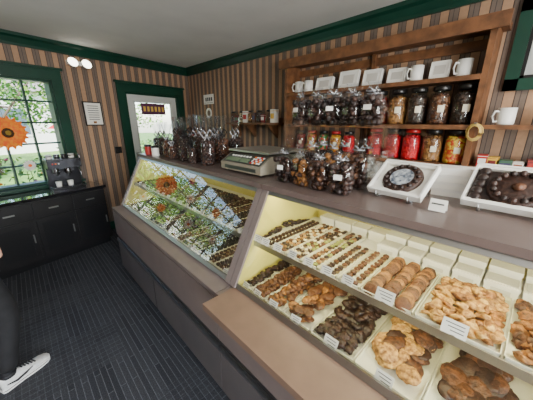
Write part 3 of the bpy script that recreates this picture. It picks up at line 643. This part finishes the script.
try:
    skinmesh(pts,ed,rd,0,2,bm_,[SHIRT,PANT,SKIN],'body')
    def hand(w,d,up,side,name):
        d=d.normalized(); up=up.normalized(); s=d.cross(up).normalized()*side
        pp=[w,w+d*.05,w+d*.085]; ee=[(0,1),(1,2)]; rr=[(.024,.018),(.034,.016),(.036,.014)]
        lens=[.068,.078,.072,.055]
        for i in range(4):
            off=s*(-.028+.0185*i); k=len(pp); st=w+d*.088+off; L_=lens[i]
            pp+= [st,st+d*L_*.5-up*.006,st+d*L_*.8-up*.022,st+d*L_*.95-up*.036]; ee+=[(2,k),(k,k+1),(k+1,k+2),(k+2,k+3)]; rr+=[.009,.009,.008,.007]
        k=len(pp); pp+=[w+d*.03-s*.03,w+d*.06-s*.052,w+d*.085-s*.056-up*.01]; ee+=[(0,k),(k,k+1),(k+1,k+2)]; rr+=[.013,.011,.009]
        skinmesh(pp,ee,rr,0,2,lambda c:0,[SKIN],name)
    hand(RW,fv*.4+Vector((0,0,-.8))+lv*.3,fv,1,'hand_right')
    hand(P(.03,.25,.89),Vector((0,0,-1))+fv*.2,-lv,1,'hand_left')
except Exception as e:
    print('person err',e)
b=B()
v,f=ICO[3]; vs=[]
for x,y,z in v:
    X=x*.095; Y=y*.075; Z=z*.118
    if z<0: X*=1+z*.12; Y*=1+z*.28
    if x>.6 and abs(y)<.25: X+= .022*max(0,1-abs(z+.12)/.25)*(1-abs(y)/.25)
    if x>.5 and abs(z-.05)<.18 and .2<abs(y)<.55: X-=.006
    vs.append((X,Y,Z))
b.add(vs,f,SKIN,True)
for s in (-1,1):
    b.blob((.078,s*.03,.008),.013,WHITE,0,(.7,1,.8)); b.blob((.087,s*.03,.008),.006,BLACK,0,(.5,1,1)); b.blob((0,s*.077,-.005),.03,SKIN,0,(.6,.3,1)); b.cb((.088,s*.03,.035),(.006,.03,.006),HAIR)
b.blob((.083,0,-.055),.02,mat('lips',(170,96,88),.5),0,(.4,1,.3))
hv=[(x*.108-.012,y*.088,z*.128+.008) for x,y,z in v]
ks_=set(i for i,(x,y,z) in enumerate(v) if (z>.45 or x<.05) and z>-.75); b.add(hv,[q for q in f if all(i in ks_ for i in q)],HAIR,True)
b.obj('head',P(.03,0,1.63),math.atan2(fv.y,fv.x),parent=root)
SOLE=mat('shoe_sole',(236,236,232),.6); UPP=mat('shoe_upper',(226,226,224),.6,col2=(206,206,206),scale=60); DKP=mat('shoe_dark',(30,30,34),.6)
def shoe(c,rz,name):
    b=B(); secs=[(-.075,.026,.085),(-.06,.036,.10),(-.02,.037,.10),(.03,.038,.085),(.08,.044,.068),(.13,.048,.052),(.17,.044,.044),(.195,.03,.034),(.205,.012,.026)]
    n=16; vs=[];fs=[]
    for x,w,h in secs:
        for k in range(n):
            a=math.pi*k/(n-1); vs.append((x,w*math.cos(a)*(1.0 if math.sin(a)<.5 else .96),.022+(h-.022)*math.sin(a)**.75))
    for i in range(len(secs)-1):
        for k in range(n-1): fs.append((i*n+k,i*n+k+1,(i+1)*n+k+1,(i+1)*n+k))
    fs.append(tuple(range(n))); fs.append(tuple(range((len(secs)-1)*n+n-1,(len(secs)-1)*n-1,-1)))
    b.add(vs,fs,UPP,True)
    out=[(x,w*1.1) for x,w,h in secs]+[(x,-w*1.1) for x,w,h in reversed(secs)]; m=len(out)
    vs=[(x,y,0) for x,y in out]+[(x*1.01,y,.026) for x,y in out]
    b.add(vs,[tuple(range(m-1,-1,-1)),tuple(range(m,2*m))]+[(i,(i+1)%m,(i+1)%m+m,i+m) for i in range(m)],SOLE)
    b.add([(x,y*1.01,.012) for x,y in out]+[(x,y*1.01,.017) for x,y in out],[(i,(i+1)%m,(i+1)%m+m,i+m) for i in range(m)],DKP)
    for k in range(5): b.cb((.045+k*.018,0,.089-k*.0075),(.006,.05,.006),DKP,RY(.35))
    for s in (-1,1):
        b.tube([(-.05,s*.038,.05),(0,s*.041,.035),(.05,s*.044,.045),(.09,s*.043,.055)],[.003,.007,.006,.002],DKP,6)
    b.lathe([(.042,.085),(.046,.10),(.04,.105)],DKP,16,(-.02,0,0)); b.lathe([(.04,.08),(.036,.13)],DKP,16,(-.02,0,0))
    b.obj(name,c,rz,parent=root)
az=math.atan2(fv.y,fv.x)
shoe(P(.03,-.11,0),az,'shoe_right'); shoe(P(-.04,.12,0),az+.15,'shoe_left')
# ------------------------------------------------------------------ world / sun
w=bpy.data.worlds.new('World'); scene.world=w; w.use_nodes=True; nt=w.node_tree; bg=nt.nodes['Background']
sky=nt.nodes.new('ShaderNodeTexSky'); sky.sky_type='NISHITA'; sky.sun_disc=False; sky.sun_elevation=math.radians(50); sky.sun_rotation=math.radians(200)
nt.links.new(sky.outputs[0],bg.inputs[0]); bg.inputs[1].default_value=1.2
s=bpy.data.lights.new('sun','SUN'); s.energy=17; s.angle=.01; s.color=(1,.96,.88); so=bpy.data.objects.new('sun',s); scene.collection.objects.link(so); so.rotation_euler=(math.radians(42),0,math.radians(-20))
# ------------------------------------------------------------------ camera
cam=bpy.data.cameras.new('camera'); cam.sensor_width=36; cam.lens=257/533*36; cam.clip_start=.02
co=bpy.data.objects.new('camera',cam); scene.collection.objects.link(co); co.location=(0,0,1.65); co.rotation_euler=(math.radians(90-16.9),0,math.radians(-43.8)); scene.camera=co
